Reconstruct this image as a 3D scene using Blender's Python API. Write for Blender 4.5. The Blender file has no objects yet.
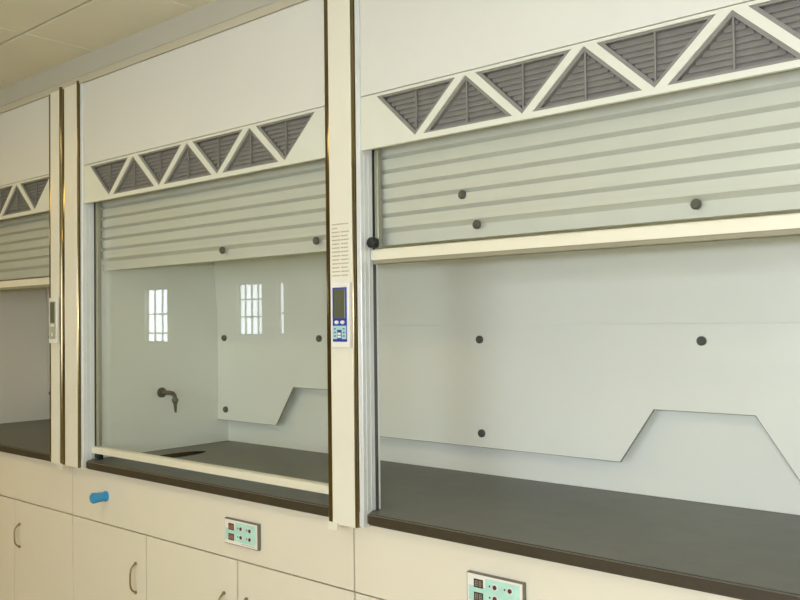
import bpy, bmesh, math, random
from mathutils import Vector, Matrix
random.seed(7)
SC = bpy.context.scene
COL = SC.collection

# ------------------------------------------------------------------ materials
def lin(c):
    return tuple((v/255/12.92 if v/255 <= .04045 else ((v/255+.055)/1.055)**2.4) for v in c)

def mat(name, rgb, rough=.5, metal=0., spec=.5, vary=0., scale=8., bump=0., bscale=60., coat=0.):
    m = bpy.data.materials.new(name); m.use_nodes = True
    nt = m.node_tree; b = nt.nodes['Principled BSDF']
    c = lin(rgb)
    b.inputs['Roughness'].default_value = rough
    b.inputs['Metallic'].default_value = metal
    b.inputs['Specular IOR Level'].default_value = spec
    b.inputs['Coat Weight'].default_value = coat
    tc = nt.nodes.new('ShaderNodeTexCoord')
    if vary:
        n = nt.nodes.new('ShaderNodeTexNoise'); n.inputs['Scale'].default_value = scale
        n.inputs['Detail'].default_value = 4
        r = nt.nodes.new('ShaderNodeValToRGB')
        r.color_ramp.elements[0].position = .3; r.color_ramp.elements[1].position = .7
        r.color_ramp.elements[0].color = (*[v*(1-vary) for v in c], 1)
        r.color_ramp.elements[1].color = (*[min(1, v*(1+vary)) for v in c], 1)
        nt.links.new(tc.outputs['Object'], n.inputs['Vector'])
        nt.links.new(n.outputs['Fac'], r.inputs['Fac'])
        nt.links.new(r.outputs['Color'], b.inputs['Base Color'])
    else:
        b.inputs['Base Color'].default_value = (*c, 1)
    if bump:
        n = nt.nodes.new('ShaderNodeTexNoise'); n.inputs['Scale'].default_value = bscale
        bp = nt.nodes.new('ShaderNodeBump'); bp.inputs['Strength'].default_value = bump
        bp.inputs['Distance'].default_value = .002
        nt.links.new(tc.outputs['Object'], n.inputs['Vector'])
        nt.links.new(n.outputs['Fac'], bp.inputs['Height'])
        nt.links.new(bp.outputs['Normal'], b.inputs['Normal'])
    return m

def emit(name, rgb, strength):
    m = bpy.data.materials.new(name); m.use_nodes = True
    nt = m.node_tree; nt.nodes.clear()
    e = nt.nodes.new('ShaderNodeEmission'); o = nt.nodes.new('ShaderNodeOutputMaterial')
    e.inputs['Color'].default_value = (*lin(rgb), 1); e.inputs['Strength'].default_value = strength
    nt.links.new(e.outputs[0], o.inputs[0])
    return m

def glass_mat(name, tint, ior=1.5, base=0.0):
    m = bpy.data.materials.new(name); m.use_nodes = True
    nt = m.node_tree; nt.nodes.clear()
    t = nt.nodes.new('ShaderNodeBsdfTransparent'); t.inputs['Color'].default_value = (*tint, 1)
    g = nt.nodes.new('ShaderNodeBsdfGlossy'); g.inputs['Roughness'].default_value = .01
    # Schlick reflectance of a thin pane, the same on both faces
    lw = nt.nodes.new('ShaderNodeLayerWeight'); lw.inputs['Blend'].default_value = .5
    pw = nt.nodes.new('ShaderNodeMath'); pw.operation = 'POWER'; pw.inputs[1].default_value = 5
    f = nt.nodes.new('ShaderNodeMath'); f.operation = 'MULTIPLY_ADD'; f.inputs[1].default_value = .96; f.inputs[2].default_value = .04
    nt.links.new(lw.outputs['Facing'], pw.inputs[0]); nt.links.new(pw.outputs[0], f.inputs[0])
    mx = nt.nodes.new('ShaderNodeMixShader'); o = nt.nodes.new('ShaderNodeOutputMaterial')
    nt.links.new(f.outputs[0], mx.inputs[0]); nt.links.new(t.outputs[0], mx.inputs[1])
    nt.links.new(g.outputs[0], mx.inputs[2]); nt.links.new(mx.outputs[0], o.inputs[0])
    return m

M = dict(
    cream   = mat('cream_steel', (223, 223, 217), .42, vary=.012, scale=3, bump=.03, bscale=220),
    cabinet = mat('cream_laminate', (231, 225, 209), .38, vary=.015, scale=4, bump=.03, bscale=200),
    column  = mat('column_cream', (234, 231, 217), .35, vary=.01, scale=5),
    vent    = mat('pale_vent_plate', (222, 224, 212), .4, vary=.01),
    grille  = mat('taupe_plastic', (134, 132, 127), .5, vary=.06, scale=30),
    grille_back = mat('dark_duct', (132, 130, 125), .8, vary=.05),
    chrome  = mat('chrome_trim', (128, 114, 82), .14, 1.),
    alu     = mat('brushed_aluminium', (224, 228, 228), .3, .12, vary=.03, scale=20),
    gap     = mat('dark_gasket', (70, 64, 44), .5),
    bowl    = mat('sink_bowl', (14, 14, 13), .9, spec=.1),
    track   = mat('dark_track', (96, 96, 94), .3, .6),
    stile   = mat('sash_edge', (160, 160, 140), .3, .5),
    gasket  = mat('sash_gasket', (150, 146, 124), .6),
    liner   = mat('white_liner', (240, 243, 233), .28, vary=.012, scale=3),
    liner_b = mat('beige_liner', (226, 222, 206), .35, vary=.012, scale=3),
    slat    = mat('slat_enamel', (208, 210, 201), .4, vary=.01),
    rail    = mat('sash_rail_enamel', (232, 228, 208), .35, vary=.01),
    stone   = mat('worktop_resin', (103, 102, 92), .40, vary=.10, scale=14, bump=.05, bscale=150),
    stonedge= mat('worktop_core', (62, 54, 42), .45, vary=.12, scale=30),
    black   = mat('black_rubber', (24, 24, 25), .5),
    knob    = mat('dark_fixing', (82, 84, 76), .35, vary=.08, scale=60),
    edge    = mat('panel_edge', (140, 141, 134), .5),
    brushed = mat('nickel_handle', (150, 138, 110), .3, .8),
    tap     = mat('grey_lab_tap', (104, 102, 88), .35, .5),
    blue    = mat('blue_plastic', (56, 152, 208), .3),
    bluedark= mat('blue_keypad', (42, 62, 168), .35),
    lcd     = mat('lcd_olive', (92, 96, 74), .25),
    keymint = mat('pale_key_field', (170, 214, 212), .35),
    keygrey = mat('grey_key_field', (176, 176, 152), .4),
    white   = mat('white_plastic', (238, 236, 230), .35),
    ink     = mat('grey_print', (184, 175, 152), .6),
    mint    = mat('mint_overlay', (184, 228, 218), .3, vary=.10, scale=25),
    greyedge= mat('grey_box_edge', (112, 112, 98), .45),
    lens    = mat('dark_display', (74, 66, 58), .15),
    lensred = mat('red_display', (126, 62, 50), .15),
    digit   = mat('display_digit', (168, 156, 140), .3),
    button  = mat('dark_red_button', (96, 44, 44), .3),
    tile    = mat('ceiling_tile', (226, 224, 212), .75, vary=.02, scale=5, bump=.06, bscale=160),
    tgap    = mat('ceiling_shadow_gap', (34, 28, 20), .8),
    bulk    = mat('grey_bulkhead', (190, 188, 176), .55, vary=.02),
    cornice = mat('cornice_cream', (198, 192, 174), .4),
    wall    = mat('wall_paint', (232, 226, 208), .8, vary=.015, bump=.05),
    floor   = mat('floor_vinyl', (190, 176, 118), .35, vary=.08, scale=2.5, bump=.02),
    frame   = mat('window_frame', (120, 118, 116), .4),
    plinth  = mat('dark_plinth', (60, 56, 50), .6),
    sash    = glass_mat('sash_glass', (.988, .992, .977)),
    day     = emit('daylight_pane', (234, 244, 255), 9.0),
    lamp    = emit('lamp_diffuser', (255, 240, 200), 8.0),
    lampw   = emit('warm_lamp_diffuser', (255, 214, 90), 15.0),
)

# ------------------------------------------------------------------ mesh helpers
def link(o, parent=None):
    COL.objects.link(o)
    if parent: o.parent = parent
    return o

def build(name, bm, m, parent=None, smooth=False):
    me = bpy.data.meshes.new(name)
    bmesh.ops.recalc_face_normals(bm, faces=bm.faces[:])
    bm.to_mesh(me); bm.free()
    for x in (m if isinstance(m, (list, tuple)) else [m]): me.materials.append(x)
    if smooth:
        for p in me.polygons: p.use_smooth = True
        me.set_sharp_from_angle(angle=math.radians(40))
    return link(bpy.data.objects.new(name, me), parent)

def bx(bm, x0, x1, y0, y1, z0, z1, bev=0., seg=2, mi=0):
    n = set(bm.faces)
    r = bmesh.ops.create_cube(bm, size=1)
    for v in r['verts']:
        v.co = Vector((x0+(v.co.x+.5)*(x1-x0), y0+(v.co.y+.5)*(y1-y0), z0+(v.co.z+.5)*(z1-z0)))
    if bev:
        es = {e for v in r['verts'] for e in v.link_edges}
        bmesh.ops.bevel(bm, geom=list(es), offset=bev, segments=seg, affect='EDGES', profile=.5)
    for f in bm.faces:
        if f not in n: f.material_index = mi
    return bm

def NB(): return bmesh.new()
def box(*a, **k): return bx(bmesh.new(), *a, **k)

def prism(bm, pts, y0, y1, mi=0):
    """polygon in XZ extruded along y"""
    a = [bm.verts.new((x, y0, z)) for x, z in pts]; b = [bm.verts.new((x, y1, z)) for x, z in pts]
    fs = [bm.faces.new(a), bm.faces.new(b[::-1])]
    for i in range(len(pts)):
        j = (i+1) % len(pts); fs.append(bm.faces.new((a[j], a[i], b[i], b[j])))
    for f in fs: f.material_index = mi
    return bm

def extr_x(bm, pts, x0, x1, mi=0):
    """polygon in YZ extruded along x"""
    a = [bm.verts.new((x0, y, z)) for y, z in pts]; b = [bm.verts.new((x1, y, z)) for y, z in pts]
    fs = [bm.faces.new(a), bm.faces.new(b[::-1])]
    for i in range(len(pts)):
        j = (i+1) % len(pts); fs.append(bm.faces.new((a[j], a[i], b[i], b[j])))
    for f in fs: f.material_index = mi
    return bm

def plate(bm, pts, z0, z1):
    a = [bm.verts.new((x, y, z0)) for x, y in pts]; b = [bm.verts.new((x, y, z1)) for x, y in pts]
    bm.faces.new(a[::-1]); bm.faces.new(b)
    for i in range(len(pts)):
        j = (i+1) % len(pts); bm.faces.new((a[i], a[j], b[j], b[i]))
    return bm

def cyl(bm, p0, p1, r0, r1=None, n=20, mi=0):
    p0, p1 = Vector(p0), Vector(p1); r1 = r0 if r1 is None else r1
    ax = (p1-p0).normalized(); u = ax.orthogonal().normalized(); w = ax.cross(u)
    ra = [[bm.verts.new(p + (u*math.cos(t)+w*math.sin(t))*r) for t in (2*math.pi*k/n for k in range(n))]
          for p, r in ((p0, r0), (p1, r1))]
    fs = [bm.faces.new(ra[0][::-1]), bm.faces.new(ra[1])]
    for i in range(n):
        j = (i+1) % n; fs.append(bm.faces.new((ra[0][i], ra[0][j], ra[1][j], ra[1][i])))
    for f in fs: f.material_index = mi
    return bm

def lathe(bm, base, ax, prof, n=24, lobes=0, amp=0., mi=0):
    """prof: (distance along axis, radius)"""
    base, ax = Vector(base), Vector(ax).normalized(); u = ax.orthogonal().normalized(); w = ax.cross(u)
    rings = []
    for d, r in prof:
        rings.append([bm.verts.new(base + ax*d + (u*math.cos(t)+w*math.sin(t))*r*(1+amp*math.cos(lobes*t)))
                      for t in (2*math.pi*k/n for k in range(n))])
    fs = [bm.faces.new(rings[0][::-1]), bm.faces.new(rings[-1])]
    for a, b in zip(rings, rings[1:]):
        for i in range(n):
            j = (i+1) % n; fs.append(bm.faces.new((a[i], a[j], b[j], b[i])))
    for f in fs: f.material_index = mi
    return bm

def tube(bm, pts, r, n=10):
    pts = [Vector(p) for p in pts]; rings = []
    for i, p in enumerate(pts):
        t = (pts[min(i+1, len(pts)-1)]-pts[max(i-1, 0)]).normalized()
        ref = Vector((1, 0, 0)) if abs(t.x) < .8 else Vector((0, 0, 1))
        u = t.cross(ref).normalized(); w = t.cross(u)
        rings.append([bm.verts.new(p + (u*math.cos(a)+w*math.sin(a))*r) for a in (2*math.pi*k/n for k in range(n))])
    bm.faces.new(rings[0][::-1]); bm.faces.new(rings[-1])
    for a, b in zip(rings, rings[1:]):
        for i in range(n):
            j = (i+1) % n; bm.faces.new((a[i], a[j], b[j], b[i]))
    return bm

def thing(name, label, cat, loc=(0, 0, 0), group=None):
    o = bpy.data.objects.new(name, None); COL.objects.link(o)
    o.location = loc; o.empty_display_size = .1
    o['label'] = label; o['category'] = cat
    if group: o['group'] = group
    return o

def part(name, bm, m, parent, label=None, smooth=False):
    """world-space mesh -> child of parent, kept in place"""
    root = parent
    off = Vector((0, 0, 0))
    while root is not None:
        off += root.location; root = root.parent
    # each part gets its own origin at its centre
    co = [v.co for v in bm.verts]
    c = Vector([(min(v[i] for v in co)+max(v[i] for v in co))/2 for i in range(3)])
    bmesh.ops.translate(bm, verts=bm.verts[:], vec=-c)
    o = build(name, bm, m, parent, smooth)
    o.location = c-off
    if label: o['label'] = label
    return o

def struct(name, bm, m, parent=None):
    o = build(name, bm, m, parent); 
    if parent is None: o['kind'] = 'structure'
    return o

# ------------------------------------------------------------------ heights (metres)
ZW0, ZW1 = .866, .896          # worktop
ZS = 1.8450                     # vent panel bottom
ZV = 1.985                     # vent panel top
ZT = 2.294                     # hood top
ZC = 2.40                      # ceiling
YB = .627                      # back liner

def sevenseg(bm, x, z, w, h, y, mi):
    t = w*.2
    for a in ((x, x+w, z, z+t), (x, x+w, z+h/2-t/2, z+h/2+t/2), (x, x+w, z+h-t, z+h),
              (x, x+t, z, z+h), (x+w-t, x+w, z, z+h)):
        bx(bm, a[0], a[1], y-.0006, y, a[2], a[3], mi=mi)

def control_box(parent, x0, w=.070, far=False):
    """x0: left edge of the box on its column"""
    y = -.047; z0, z1 = 1.327, 1.500
    field = M['lcd'] if far else M['bluedark']
    b = part('control_box', box(x0, x0+w, y-.013, y, z0, z1, .003), M['white'], parent,
             'cream controller box with grey keypad' if far else 'white controller box with blue keypad')
    yf = y-.013
    kx0, kx1 = x0+.009, x0+w-.008
    part('keypad', box(kx0, kx1, yf-.0015, yf, 1.343, 1.486, .0006, 1), M['keygrey'] if far else M['bluedark'], b, 'grey keypad panel' if far else 'blue keypad panel')
    part('display', box(kx0+.006, kx1-.005, yf-.003, yf-.0015, 1.404, 1.482, .0006, 1), M['lcd'], b, 'olive grey display')
    bm = NB()
    bx(bm, kx0+.002, kx1-.002, yf-.0025, yf-.0015, 1.350, 1.385)
    for cx in (kx0+.010, kx1-.010):
        for cz in (1.358, 1.367, 1.377):
            bx(bm, cx-.003, cx+.003, yf-.0032, yf-.0025, cz-.0015, cz+.0015, mi=1)
    mx = (kx0+kx1)/2
    bx(bm, mx-.008, mx+.008, yf-.0030, yf-.0025, 1.350, 1.374, mi=1)
    part('key_field', bm, [M['keygrey'] if far else M['keymint'], M['ink'] if far else M['bluedark']], b, 'pale keys under the display')
    for cx in (kx0+.016, kx1-.015):
        bm = NB(); lathe(bm, (cx, yf-.0012, 1.394), (0, -1, 0), [(0, .005), (.002, .005), (.003, .004)], 16)
        for v in bm.verts: v.co.x = cx+(v.co.x-cx)*1.5
        part('button', bm, M['white'], b)
    for cz in (1.364, 1.356):
        part('button', box(mx-.006, mx+.006, yf-.0042, yf-.0030, cz-.003, cz+.003, .0005, 1), M['white'], b)

def column(parent, xl, xr, chrome_l, chrome_r, label_text=False, top=ZT, ctrl=None, clip=None, zb=.857):
    """vertical cover strip: cream face with chrome edges"""
    c = part('column', box(xl, xr, -.047, -.006, zb, top, .0015), M['column'], parent)
    def strip(a, b, sgn, z1):
        bm = NB()
        if sgn < 0:
            part('chrome_edge', box(a, b-.0003, -.043, -.002, zb, z1, .004, 3), M['chrome'], c, 'chrome edge strip', True); return
        pts = []
        # rounded chrome edge in plan (x, y)
        w = b-a
        for k in range(7):
            t = math.pi/2*k/6
            pts.append((a+w*math.sin(t), -.012-.032*math.cos(t)) if sgn > 0 else (b-w*math.sin(t), -.012-.032*math.cos(t)))
        pts += [((b if sgn > 0 else a), -.002), ((a if sgn > 0 else b), -.002)]
        plate(bm, pts, zb, z1)
        part('chrome_edge', bm, M['chrome'], c, 'chrome edge strip', True)
    strip(chrome_l, xl, -1, top)
    strip(xr, chrome_r, 1, top+.012)
    if label_text:
        bm = NB(); x0, x1 = xl+.006, xr-.004
        bx(bm, x0, x1, -.0476, -.047, 1.505, 1.664)
        z = 1.655; k = 0
        rr = random.Random(3)
        while z > 1.512:
            segs = [(0, .95)] if k == 0 else ([(0, .3)] if k == 1 else [(0, .40+.1*rr.random()), (.52, .9+.1*rr.random())])
            for a, b in segs:
                xa, xb = x0+.004+a*(x1-x0-.008), x0+.004+b*(x1-x0-.008)
                # rows of tiny print built of short word dashes
                x = xa
                while x < xb:
                    l = min(.004+.008*rr.random(), xb-x)
                    bx(bm, x, x+l, -.0480, -.0476, z-.0016, z+.0016, mi=1); x += l+.0012
            z -= .0105; k += 1
        part('instruction_label', bm, [M['column'], M['ink']], c, 'printed instruction lines on the column')
    if clip is not None:
        part('end_clip', box(clip, clip+.036, -.051, -.0475, zb-.016, zb+.006, .0015), M['column'], c, 'small white clip at the column foot')
    return c

PITCH, W7 = .3165, .257
def vent_panel(parent, x0, x1, s):
    y0, y1 = -.030, -.018
    zb, zt = 1.8585, 1.978
    bm = NB()
    E = s+3*PITCH+W7
    bx(bm, x0, x1, y0, y1, ZS, zb); bx(bm, x0, x1, y0, y1, zt, ZV)
    ap = [s+PITCH*k+W7/2 for k in range(4)]
    prism(bm, [(x0, zb), (ap[0], zb), (s, zt), (x0, zt)], y0, y1)
    prism(bm, [(ap[3], zb), (x1, zb), (x1, zt), (E, zt)], y0, y1)
    tris = []
    for k in range(4):
        a = s+PITCH*k
        tris.append([(a, zt), (a+W7, zt), (a+W7/2, zb)])
        if k < 3:
            apx = a+PITCH/2+W7/2
            bl, br = a+W7/2+.0265, a+PITCH+W7/2-.0265
            tris.append([(bl, zb), (br, zb), (apx, zt)])
            prism(bm, [(ap[k], zb), (bl, zb), (apx, zt), (a+W7, zt)], y0, y1)
            prism(bm, [(br, zb), (ap[k+1], zb), (a+PITCH, zt), (apx, zt)], y0, y1)
    v = part('vent_panel', bm, M['vent'], parent, 'pale strip of triangular vents')
    for t in tris:
        g = NB(); up = t[2][1] > t[0][1]
        # rim
        cx = sum(p[0] for p in t)/3; cz = sum(p[1] for p in t)/3
        inn = [(cx+(px-cx)*.86, cz+(pz-cz)*.86) for px, pz in t]
        for i in range(3):
            j = (i+1) % 3
            prism(g, [t[i], t[j], inn[j], inn[i]], -.027, -.010)
        prism(g, t, -.008, -.005, 1)                            # dark duct behind
        zlo, zhi = min(p[1] for p in inn), max(p[1] for p in inn)
        n = 8
        for k in range(n):
            z = zlo+(zhi-zlo)*(k+.5)/n
            f = (z-zlo)/(zhi-zlo)
            if up: f = 1-f
            # half-width at z inside the rim
            hw = (abs(inn[1][0]-inn[0][0])/2)*f
            ax = inn[2][0]
            hz = (zhi-zlo)/n*.50
            if hw < .006: continue
            extr_x(g, [(-.019, z-hz), (-.017, z-hz-.0015), (-.010, z+hz), (-.012, z+hz+.0015)], ax-hw, ax+hw)
        ax = inn[2][0]
        bx(g, ax-.002, ax+.002, -.025, -.021, zlo, zhi)
        part('vent_grille', g, [M['grille'], M['grille_back']], v, 'taupe louvred triangle')
    return v

def sash(parent, x0, x1, zbot, ztop, name_label, knob_x=None, bumper=True):
    """sliding sash: glass pane, side stiles, bottom rail"""
    zl = zbot+.008 if zbot > 1.2 else zbot+.013
    s = part('sash', extr_x(NB(), [(.0, zl), (.036, zl), (.036, zbot+.034), (.028, zbot+.036), (.003, zbot+.036), (.0, zbot+.033)], x0-(.004 if zbot < 1.2 else 0), x1),
             M['rail'], parent, name_label)
    if zbot > 1.2:
        part('gasket', box(x0+.004, x1-.004, .0015, .032, zbot-.003, zbot+.008, .001, 1), M['gasket'], s, 'grey gasket strip along the bottom')
    part('glass_pane', box(x0+.012, x1-.012, .019, .024, zbot+.034, ztop), M['sash'], s, 'clear greenish glass')
    part('stile', box(x0, x0+.015, .014, .031, zbot+.036, ztop, .003), M['stile'], s, 'metal edge of the sash')
    part('stile', box(x1-.015, x1, .014, .031, zbot+.036, ztop, .003), M['stile'], s, 'metal edge of the sash')
    return s

def slats(parent, x0, x1, z0, z1, knobs):
    """stepped slats behind the upper sash glass"""
    bm = NB(); p = .0390; z = z0
    while z < z1-.001:
        t = min(p, z1-z)
        extr_x(bm, [(.056, z), (.0590, z), (.0590, z+t), (.0385, z+t), (.0400, z+.0115)], x0, x1)
        z += t
    bx(bm, x0, x1, .0590, .0620, z0, z1+.02); bx(bm, x0, x1, .0480, .0620, z0-.034, z0-.012); bx(bm, x0, x1, .0560, .0620, z0-.012, z0)
    o = part('slat_panel', bm, M['slat'], parent, 'pale stepped slats behind the glass')
    for kx, kz in knobs:
        part('fixing_knob', lathe(NB(), (kx, .0395, kz), (0, -1, 0), [(0, .011), (.006, .011), (.009, .008)], 18), M['knob'], o, 'dark round fixing', True)
    return o

def baffle(parent, LM, x0, x1, notch_c, knobs):
    y0, y1 = .571, .577
    zb, zn, zt = .993, 1.146, 1.379
    c = notch_c
    bm = NB()
    nl, nr, tl, tr = c-.2405, c+.2405, c-.137, c+.137
    prism(bm, [(x0, zb), (nl, zb), (tl, zn), (tr, zn), (nr, zb), (x1, zb), (x1, zt), (x0, zt)], y0, y1)
    b = part('lower_baffle', bm, LM, parent, 'white back panel with a stepped notch in its lower edge')
    # thin dark edging along the notch
    e = NB(); P = [(x0, zb), (nl, zb), (tl, zn), (tr, zn), (nr, zb), (x1, zb)]
    for (ax, az), (bx_, bz) in zip(P, P[1:]):
        d = Vector((bx_-ax, 0, bz-az)).normalized(); n = Vector((d.z, 0, -d.x))*.0015
        prism(e, [(ax, az), (bx_, bz), (bx_+n.x, bz+n.z), (ax+n.x, az+n.z)], y0-.0006, y1)
    part('edging', e, M['edge'], b, 'grey edge of the panel')
    for kx, kz in knobs:
        part('fixing_knob', lathe(NB(), (kx, y0, kz), (0, -1, 0), [(0, .0125), (.007, .0125), (.011, .009)], 20), M['knob'], b, 'dark round fixing', True)
    # upper baffle leaning forward
    u = NB(); extr_x(u, [(.578, 1.3795), (.572, 1.3795), (.52, 2.15), (.526, 2.15)], x0, x1)
    part('upper_baffle', u, LM, parent)

def fume_hood(X0, LM, label, left_col, left_wall, right_wall, panel, vs, sash_z, sash_label, slat_knobs, low_knobs, notch, bx0, bx1, ctrl, col_r, label_text, jambs, wall_tap=False):
    px0, px1 = panel
    h = thing('fume_hood', label, 'fume hood', ((px0+px1)/2, .3, ZW1+.001))
    # frame posts behind the cover columns
    for a, b in jambs['posts']:
        part('frame_post', box(a, b, .0, .030, ZW1+.001, ZT, .001, 1), M['track'], h, 'dark sash track post')
        part('track_lip', box(b-.001, b+.0008, .0235, .0295, ZW1+.002, ZS), M['alu'], h, 'bright lip of the sash track')
    for a, b, sgn in jambs['jambs']:
        bm = NB(); fy = -.035 if sgn > 0 else -.010
        bx(bm, a, b, fy, .012, ZW1+.001, ZT, .0015, 1)
        if sgn > 0: bx(bm, a, b, -.035, -.005, .860 if X0 > 0 else .868, ZW1+.0015)
        xx = b if sgn > 0 else a
        for yy in (-.020, -.004):
            bx(bm, xx-.0015, xx+.0015, yy-.0012, yy+.0012, ZW1+.003, ZS-.01)
        j = part('jamb', bm, M['alu'], h, 'aluminium side jamb')
        if sgn > 0:
            kz = sash_z+.036+.0175 if sash_z > 1.2 else sash_z-.009
            jx = b
            if sash_z > 1.2:
                part('bumper', lathe(NB(), (jx+.015, .006, kz), (0, -1, 0), [(0, .013), (.012, .0145), (.020, .014), (.023, .010)], 20), M['black'], j, 'round black bumper', True)
            else:
                bm = box(jx+.026, jx+.042, .006, .022, ZW1+.001, sash_z+.0125, .002)
                part('bumper', bm, M['black'], j, 'black stop under the sash')
    # cover columns
    if left_col: column(h, *left_col, zb=.868)
    xl, xr, cl, cr = col_r
    c = column(h, xl, xr, cl, cr, label_text, ctrl=None, clip=(cl+.006 if label_text else xr-.012), zb=.857 if X0 > -1 else .868)
    if ctrl: control_box(h, *ctrl)
    # upper front
    bm = NB(); bx(bm, px0, px1, -.030, -.012, ZV+.0025, ZT, .001, 1)
    part('upper_panel', bm, M['cream'], h, 'blank cream upper panel')
    part('panel_seam', box(px0, px1, -.024, -.012, ZV, ZV+.0025), M['greyedge'], h)
    vent_panel(h, px0, px1, vs)
    # chamber
    wl, wr = left_wall, right_wall
    bm = NB()
    bx(bm, wl, wr, YB, YB+.02, ZW1+.001, 2.22)
    part('back_liner', bm, LM, h, 'white back of the chamber')
    if left_wall is not None and jambs['lwall']:
        lw = part('side_liner', box(wl-.02, wl, .031, YB+.02, ZW1+.001, 2.22), LM, h, 'white side wall of the chamber')
        if wall_tap:
            ty, tz = .298, 1.123
            bm = NB()
            lathe(bm, (wl, ty, tz), (1, 0, 0), [(0, .020), (.006, .020), (.010, .014)], 20)
            tube(bm, [(wl+.006, ty, tz), (wl+.050, ty+.004, tz+.001), (wl+.070, ty+.006, tz-.001), (wl+.079, ty+.008, tz-.010), (wl+.080, ty+.009, tz-.026)], .0085, 12)
            lathe(bm, (wl+.080, ty+.009, tz-.020), (.06, 0, -1), [(0, .013), (.012, .013), (.016, .009), (.026, .007), (.055, .004)], 16)
            tp = part('water_tap', bm, M['tap'], lw, 'grey swan neck lab tap', True)
    if jambs['rwall']:
        part('side_liner', box(wr, wr+.02, .031, YB+.02, ZW1+.001, 2.22), LM, h, 'white side wall of the chamber')
    part('chamber_roof', box(wl, wr, .031, YB+.02, 2.221, 2.24), LM, h)
    baffle(h, LM, bx0, bx1, notch, low_knobs)
    sx0, sx1 = jambs['sash']
    slats(h, sx0-.010, sx1+.010, 1.632, 1.866, slat_knobs)
    sash(h, sx0+.002, sx1-.002, sash_z, 2.20 if sash_z > 1.2 else 1.90, sash_label)
    return h

# ------------------------------------------------------------------ the hoods
Zk1, Zk2 = 1.037, 1.3335
SK = 1.6285
# far left hood
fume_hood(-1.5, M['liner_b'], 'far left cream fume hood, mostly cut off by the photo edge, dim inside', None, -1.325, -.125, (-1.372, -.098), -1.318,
          1.551, 'raised glass sash', [], [(-1.29, Zk1), (-1.29, Zk2), (-.73, Zk2), (-.17, Zk2)], -.73, -1.32, -.13,
          (-.064, .060, True), (-.076, -.010, -.0965, .004), False,
          dict(posts=[(-1.40, -1.373), (-.090, -.002)], jambs=[(-1.388, -1.372, 1), (-.106, -.097, -1)], sash=(-1.370, -.108), lwall=True, rwall=True))
# middle hood
fume_hood(0, M['liner'], 'middle cream fume hood with its glass sash pulled down between two tall columns',
          (.032, .121, .006, .127), .145, 1.0400, (.145, 1.438), .190,
          .907, 'lowered glass sash',
          [(.888, SK), (1.325, SK)],
          [(.202, Zk1), (.196, Zk2), (.770, Zk2)], .758, .147, 1.0395,
          (1.481, .070), (1.4675, 1.5495, 1.4470, 1.5555), True,
          dict(posts=[(.030, .144), (1.452, 1.530)], jambs=[(.128, .1445, 1), (1.4385, 1.4435, -1)], sash=(.1455, 1.437), lwall=True, rwall=False), wall_tap=True)
# right hood
fume_hood(1.5, M['liner'], 'right cream fume hood with its glass sash raised, nearest and largest of the row',
          None, 1.0405, 2.855, (1.5725, 2.872), 1.629,
          1.549, 'raised glass sash',
          [(1.895, SK), (2.444, SK-.004), (1.852, 1.706)],
          [(1.513, Zk1), (1.510, Zk2), (2.231, Zk2)], 2.229, 1.0405, 2.853,
          None, (2.890, 2.970, 2.868, 2.976), False,
          dict(posts=[(1.532, 1.5715), (2.873, 2.975)], jambs=[(1.556, 1.572, 1), (2.860, 2.8675, -1)], sash=(1.573, 2.859), lwall=False, rwall=True))

# ------------------------------------------------------------------ worktops
def worktop(label, spans, xa, xb, sink=None):
    bm = NB()
    pts = [(xb, YB-.002+.02), (xa, YB-.002+.02), (xa, .0)]
    for a, b in spans:
        pts += [(a, 0), (a, -.020), (a+.003, -.027), (a+.010, -.030), (b-.010, -.030), (b-.003, -.027), (b, -.020), (b, 0)]
    pts += [(xb, 0)]
    plate(bm, pts, ZW0, ZW1)
    # eased front edge
    es = [e for e in bm.edges if all(v.co.y < -.01 for v in e.verts) and abs(e.verts[0].co.z-e.verts[1].co.z) < 1e-6]
    bmesh.ops.bevel(bm, geom=es, offset=.004, segments=3, affect='EDGES')
    bm.normal_update()
    for f in bm.faces:
        if f.normal.y < -.75 and f.calc_center_median().y < -.008: f.material_index = 1
    w = build('worktop', bm, [M['stone'], M['stonedge']])
    w['label'] = label; w['category'] = 'worktop'
    if sink:
        cx, cy, rx, ry = sink
        cb = NB(); cyl(cb, (0, 0, ZW0-.02), (0, 0, ZW1+.02), 1, n=36)
        for v in cb.verts: v.co.x = cx+v.co.x*rx; v.co.y = cy+v.co.y*ry
        cut = build('cutter', cb, M['stone'])
        md = w.modifiers.new('cut', 'BOOLEAN'); md.object = cut; md.operation = 'DIFFERENCE'; md.solver = 'EXACT'
        bpy.context.view_layer.update()
        me = bpy.data.meshes.new_from_object(w.evaluated_get(bpy.context.evaluated_depsgraph_get()))
        w.modifiers.clear(); w.data = me
        while len(me.materials) < 2: me.materials.append(M['stonedge'])
        bpy.data.objects.remove(cut)
        b = NB(); n = 36; rings = []
        for d, k in ((0, 1.0), (0, .93), (-.004, .90), (-.020, .86), (-.027, .70), (-.028, .0001)):
            rings.append([b.verts.new((cx+rx*k*math.cos(t), cy+ry*k*math.sin(t), ZW1-.0005+d)) for t in (2*math.pi*i/n for i in range(n))])
        for a, c in zip(rings, rings[1:]):
            for i in range(n):
                j = (i+1) % n; b.faces.new((a[i], a[j], c[j], c[i]))
        part('cup_sink', b, M['bowl'], w, 'black oval cup sink', True)
    return w

worktop('dark brown worktop inside the far left fume hood', [(-1.370, -.098)], -1.48, -.003)
worktop('long dark grey worktop running under the middle and right fume hoods', [(.1465, 1.443), (1.574, 2.865)], .003, 2.99, sink=(.310, .262, .052, .122))

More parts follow.
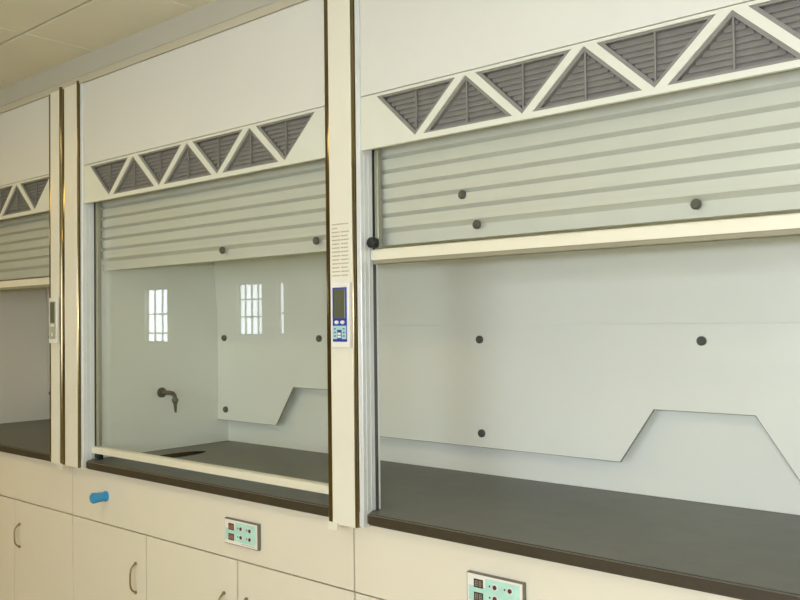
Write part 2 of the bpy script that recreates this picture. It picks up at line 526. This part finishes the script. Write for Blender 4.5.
# ------------------------------------------------------------------ base cabinets
def handle(parent, x, z0, z1):
    zc = (z0+z1)/2; h = (z1-z0)/2
    pts = [(x, .001, zc-h)]
    for k in range(13):
        t = -1+2*k/12
        pts.append((x, -.006-.017*(1-abs(t)**4.5), zc+h*t*.96))
    pts.append((x, .001, zc+h))
    bm = NB(); tube(bm, pts, .0034, 10)
    for z in (zc-h, zc+h):
        lathe(bm, (x, .0, z), (0, -1, 0), [(0, .0058), (.004, .0058), (.006, .0045)], 14)
    part('handle', bm, M['brushed'], parent, 'small arched metal handle', True)

def switch_panel(parent, x0, z1, lit):
    w, hh = .161, .078; z0 = z1-hh; y = 0
    p = part('switch_panel', box(x0, x0+w, -.012, y, z0, z1, .002), M['greyedge'], parent, 'mint and white switch panel' )
    bm = NB(); yf = -.012
    bx(bm, x0+.003, x0+w-.003, yf-.001, yf, z0+.003, z1-.003, mi=0)
    bx(bm, x0+.007, x0+w-.010, yf-.0014, yf-.001, z0+.013, z1-.030, mi=1)
    bx(bm, x0+.056, x0+w-.010, yf-.0014, yf-.001, z1-.030, z1-.008, mi=1)
    for i in range(9):                                          # small print along the lower edge
        bx(bm, x0+.085+i*.007, x0+.090+i*.007, yf-.0014, yf-.001, z0+.0075, z0+.0095, mi=2)
    part('face_plate', bm, [M['white'], M['mint'], M['ink']], p, 'white face with a mint field')
    for dz in (.019, .050):
        d = NB(); dx0 = x0+.023; dz1 = z1-dz+.006
        bx(d, dx0, dx0+.026, yf-.0025, yf-.0014, dz1-.020, dz1)
        for i in range(2):
            sevenseg(d, dx0+.004+i*.011, dz1-.0165, .007, .013, yf-.0025, 1)
        part('display', d, [M['lensred'] if lit else M['lens'], M['digit']], p, 'small red display' if lit else 'small dark display')
    for cx in (.083, .125):
        for cz in (.024, .050):
            b = NB()
            lathe(b, (x0+cx, yf-.0012, z1-cz), (0, -1, 0), [(0, .0076), (.0008, .0076), (.0011, .0066)], 20, mi=0)
            lathe(b, (x0+cx, yf-.0016, z1-cz), (0, -1, 0), [(0, .0056), (.0022, .0054), (.0030, .0035)], 18, mi=1)
            bx(b, x0+cx-.017, x0+cx-.013, yf-.0020, yf-.0012, z1-cz-.002, z1-cz+.002, mi=1)
            part('button', b, [M['white'], M['button']], p, 'dark red push button with a pale ring', True)

def base_cabinet(X0, label, handles, panel_x=None, lit=False, valve=False, cuts=(0, .5, 1.0, 1.5)):
    c = thing('base_cabinet', label, 'cabinet', (X0+.75, .3, 0))
    g = .0022; zf0, zf1 = .671, ZW0-.001
    part('carcass', box(X0+.001, X0+1.499, .019, .60, .10, ZW0-.001), M['plinth'], c)
    part('plinth', box(X0+.001, X0+1.499, .06, .58, 0.001, .099), M['plinth'], c, 'dark recessed plinth')
    f = part('fascia_panel', box(X0+.0030, X0+1.5-.0030, 0, .018, zf0+g, zf1, .0008, 1), M['cabinet'], c)
    for k in range(3):
        d = part('door', box(X0+cuts[k]+.0032, X0+cuts[k+1]-.0032, 0, .018, .105, zf0-g, .0008, 1), M['cabinet'], c)
        hx, z0, z1 = handles[k]
        handle(d, hx, z0, z1)
    if panel_x: switch_panel(c, panel_x, .797 if lit else .7995, lit)
    if valve:
        x, z = .243, .773
        bm = NB(); lathe(bm, (x, 0, z), (0, -1, 0), [(0, .019), (.006, .019), (.008, .016)], 24)
        v = part('valve_knob', bm, M['blue'], c, 'bright blue gas valve knob', True)
        bm = NB(); lathe(bm, (x, -.007, z), (0, -1, 0), [(0, .0150), (.004, .0155), (.026, .0165), (.046, .0185), (.050, .0165)], 48, lobes=6, amp=.07)
        part('grip', bm, M['blue'], v, None, True)
    return c

base_cabinet(-1.5, 'cream base cabinet at far left, below the dim hood cut off by the photo edge',
             [(-1.06, .42, .54), (-.94, .42, .54), (-.4345, .482, .575)], cuts=(0, .5, 1.014, 1.5))
base_cabinet(0, 'cream base cabinet under the middle hood with blue valve knob and red displays',
             [(.437, .464, .564), (.935, .459, .559), (1.045, .462, .562)], .953, True, True)
base_cabinet(1.5, 'cream base cabinet under the right hood with dark display switch panel',
             [(1.94, .46, .56), (2.44, .46, .56), (2.55, .46, .56)], 1.886, False)

# ------------------------------------------------------------------ the room
XL, XR, YF, YK = -9.0, 7.0, -5.0, .95
struct('floor', box(XL, XR, YF, YK, -.05, 0), M['floor'])
# tiled suspended ceiling: tiles with open joints over a dark void
bm = NB()
bx(bm, XL, XR, YF, YK, ZC+.030, ZC+.06, mi=1)
xs = [.225+.620*k for k in range(-15, 12)]; ys = [-.293-.62*k for k in range(-2, 8)]
for a in xs:
    for b in ys:
        x0, x1 = max(a+.0022, XL), min(a+.620-.0022, XR); y0, y1 = max(b-.62+.0045, YF), min(b-.0045, YK)
        if x1-x0 > .02 and y1-y0 > .02: bx(bm, x0, x1, y0, y1, ZC, ZC+.029, .0015, 1, mi=0)
struct('ceiling', bm, [M['tile'], M['tgap']])
struct('wall_back', box(XL, XR, YK, YK+.1, 0, ZC+.06), M['wall'])
struct('wall_left', box(XL-.1, XL, YF-.1, YK+.1, 0, ZC+.06), M['wall'])
struct('wall_right', box(XR, XR+.1, YF-.1, YK+.1, 0, ZC+.06), M['wall'])
# bulkhead and cornice over the row of hoods
struct('trim_1', box(-1.5, 3.0, -.030, .02, 2.326, ZC), M['bulk'])
bm = NB(); extr_x(bm, [(-.036, ZT+.001), (.02, ZT+.001), (.02, 2.3255), (-.030, 2.3255), (-.036, 2.320)], -1.5, 3.0)
struct('trim_2', bm, M['cornice'])

# window wall opposite the hoods, behind the camera
wins = [(-7.46, -6.92, 1.14, 1.88, 3, (1.27, 1.53)), (-5.44, -4.96, 1.24, 1.88, 4, (1.47, 1.68)), (-4.69, -4.57, 1.24, 1.88, 1, (1.50,)),
        (1.0, 3.0, .95, 2.05, 4, (1.5,)), (3.8, 5.8, .95, 2.05, 4, (1.5,))]
bm = NB(); x = XL
for a, b, z0, z1, nx, nz in wins:
    bx(bm, x, a, YF-.15, YF, 0, ZC+.06); bx(bm, a, b, YF-.15, YF, 0, z0); bx(bm, a, b, YF-.15, YF, z1, ZC+.06); x = b
bx(bm, x, XR, YF-.15, YF, 0, ZC+.06)
struct('wall_front', bm, M['wall'])
for i, (a, b, z0, z1, nx, nz) in enumerate(wins):
    f = NB(); t = .022
    for q in ((a, a+t, z0, z1), (b-t, b, z0, z1), (a, b, z0, z0+t), (a, b, z1-t, z1)):
        bx(f, q[0], q[1], YF-.09, YF-.03, q[2], q[3])
    for k in range(1, nx):
        xx = a+(b-a)*k/nx; bx(f, xx-.010, xx+.010, YF-.08, YF-.04, z0, z1)
    for zz in nz:
        bx(f, a, b, YF-.08, YF-.04, zz-.010, zz+.010)
    w = struct('window_%d' % (i+1), f, M['frame'])
    build('window_pane', box(a+.01, b-.01, YF-.066, YF-.060, z0+.01, z1-.01), M['day'], w)

# recessed ceiling lights
for x, y in ((-5.4, -1.45), (-2.3, -1.45), (.8, -1.45)):
    t = thing('ceiling_light', 'recessed ceiling light panel behind the camera', 'ceiling light', (x, y, ZC), 'recessed ceiling lights behind the camera')
    f = NB()
    for q in ((-.60, .60, -.15, -.135), (-.60, .60, .135, .15), (-.60, -.585, -.15, .15), (.585, .60, -.15, .15)):
        bx(f, x+q[0], x+q[1], y+q[2], y+q[3], ZC-.012, ZC-.001)
    part('frame', f, M['alu'], t)
    part('diffuser', box(x-.584, x+.584, y-.134, y+.134, ZC-.008, ZC-.002), M['lamp'] if x > 0 else M['lampw'], t)

# ------------------------------------------------------------------ world, camera, view
# the flash of the camera that took the photograph
fl = bpy.data.lights.new('camera_flash', 'POINT'); fl.energy = 42; fl.color = (.945, .975, 1.10); fl.shadow_soft_size = .03
fo = bpy.data.objects.new('camera_flash', fl); COL.objects.link(fo); fo.location = (3.19, -1.70, 1.455)

wd = bpy.data.worlds.new('world'); SC.world = wd; wd.use_nodes = True
wd.node_tree.nodes['Background'].inputs[0].default_value = (.75, .85, 1, 1)
wd.node_tree.nodes['Background'].inputs[1].default_value = 1.0

yaw, pit, rol = .7216, .0240, -.0121
cx, D, H = 3.1565, 1.6834, 1.3956
fw = Vector((-math.sin(yaw)*math.cos(pit), math.cos(yaw)*math.cos(pit), math.sin(pit)))
rt = Vector((math.cos(yaw), math.sin(yaw), 0)); up = rt.cross(fw)
r2 = math.cos(rol)*rt+math.sin(rol)*up; u2 = -math.sin(rol)*rt+math.cos(rol)*up
cam = bpy.data.cameras.new('camera'); co = bpy.data.objects.new('camera', cam); COL.objects.link(co)
cam.sensor_width = 36; cam.sensor_fit = 'HORIZONTAL'; cam.lens = 873.59/800*36; cam.clip_start = .02
mt = Matrix((r2, u2, -fw)).transposed().to_4x4(); mt.translation = Vector((cx, -D, H))
co.matrix_world = mt
SC.camera = co
vs = SC.view_settings
vs.view_transform = 'Standard'; vs.look = 'None'; vs.gamma = 1; vs.use_curve_mapping = False
vs.exposure = 0.14
SC.cycles.max_bounces = 10; SC.cycles.transparent_max_bounces = 16
SC.cycles.diffuse_bounces = 6
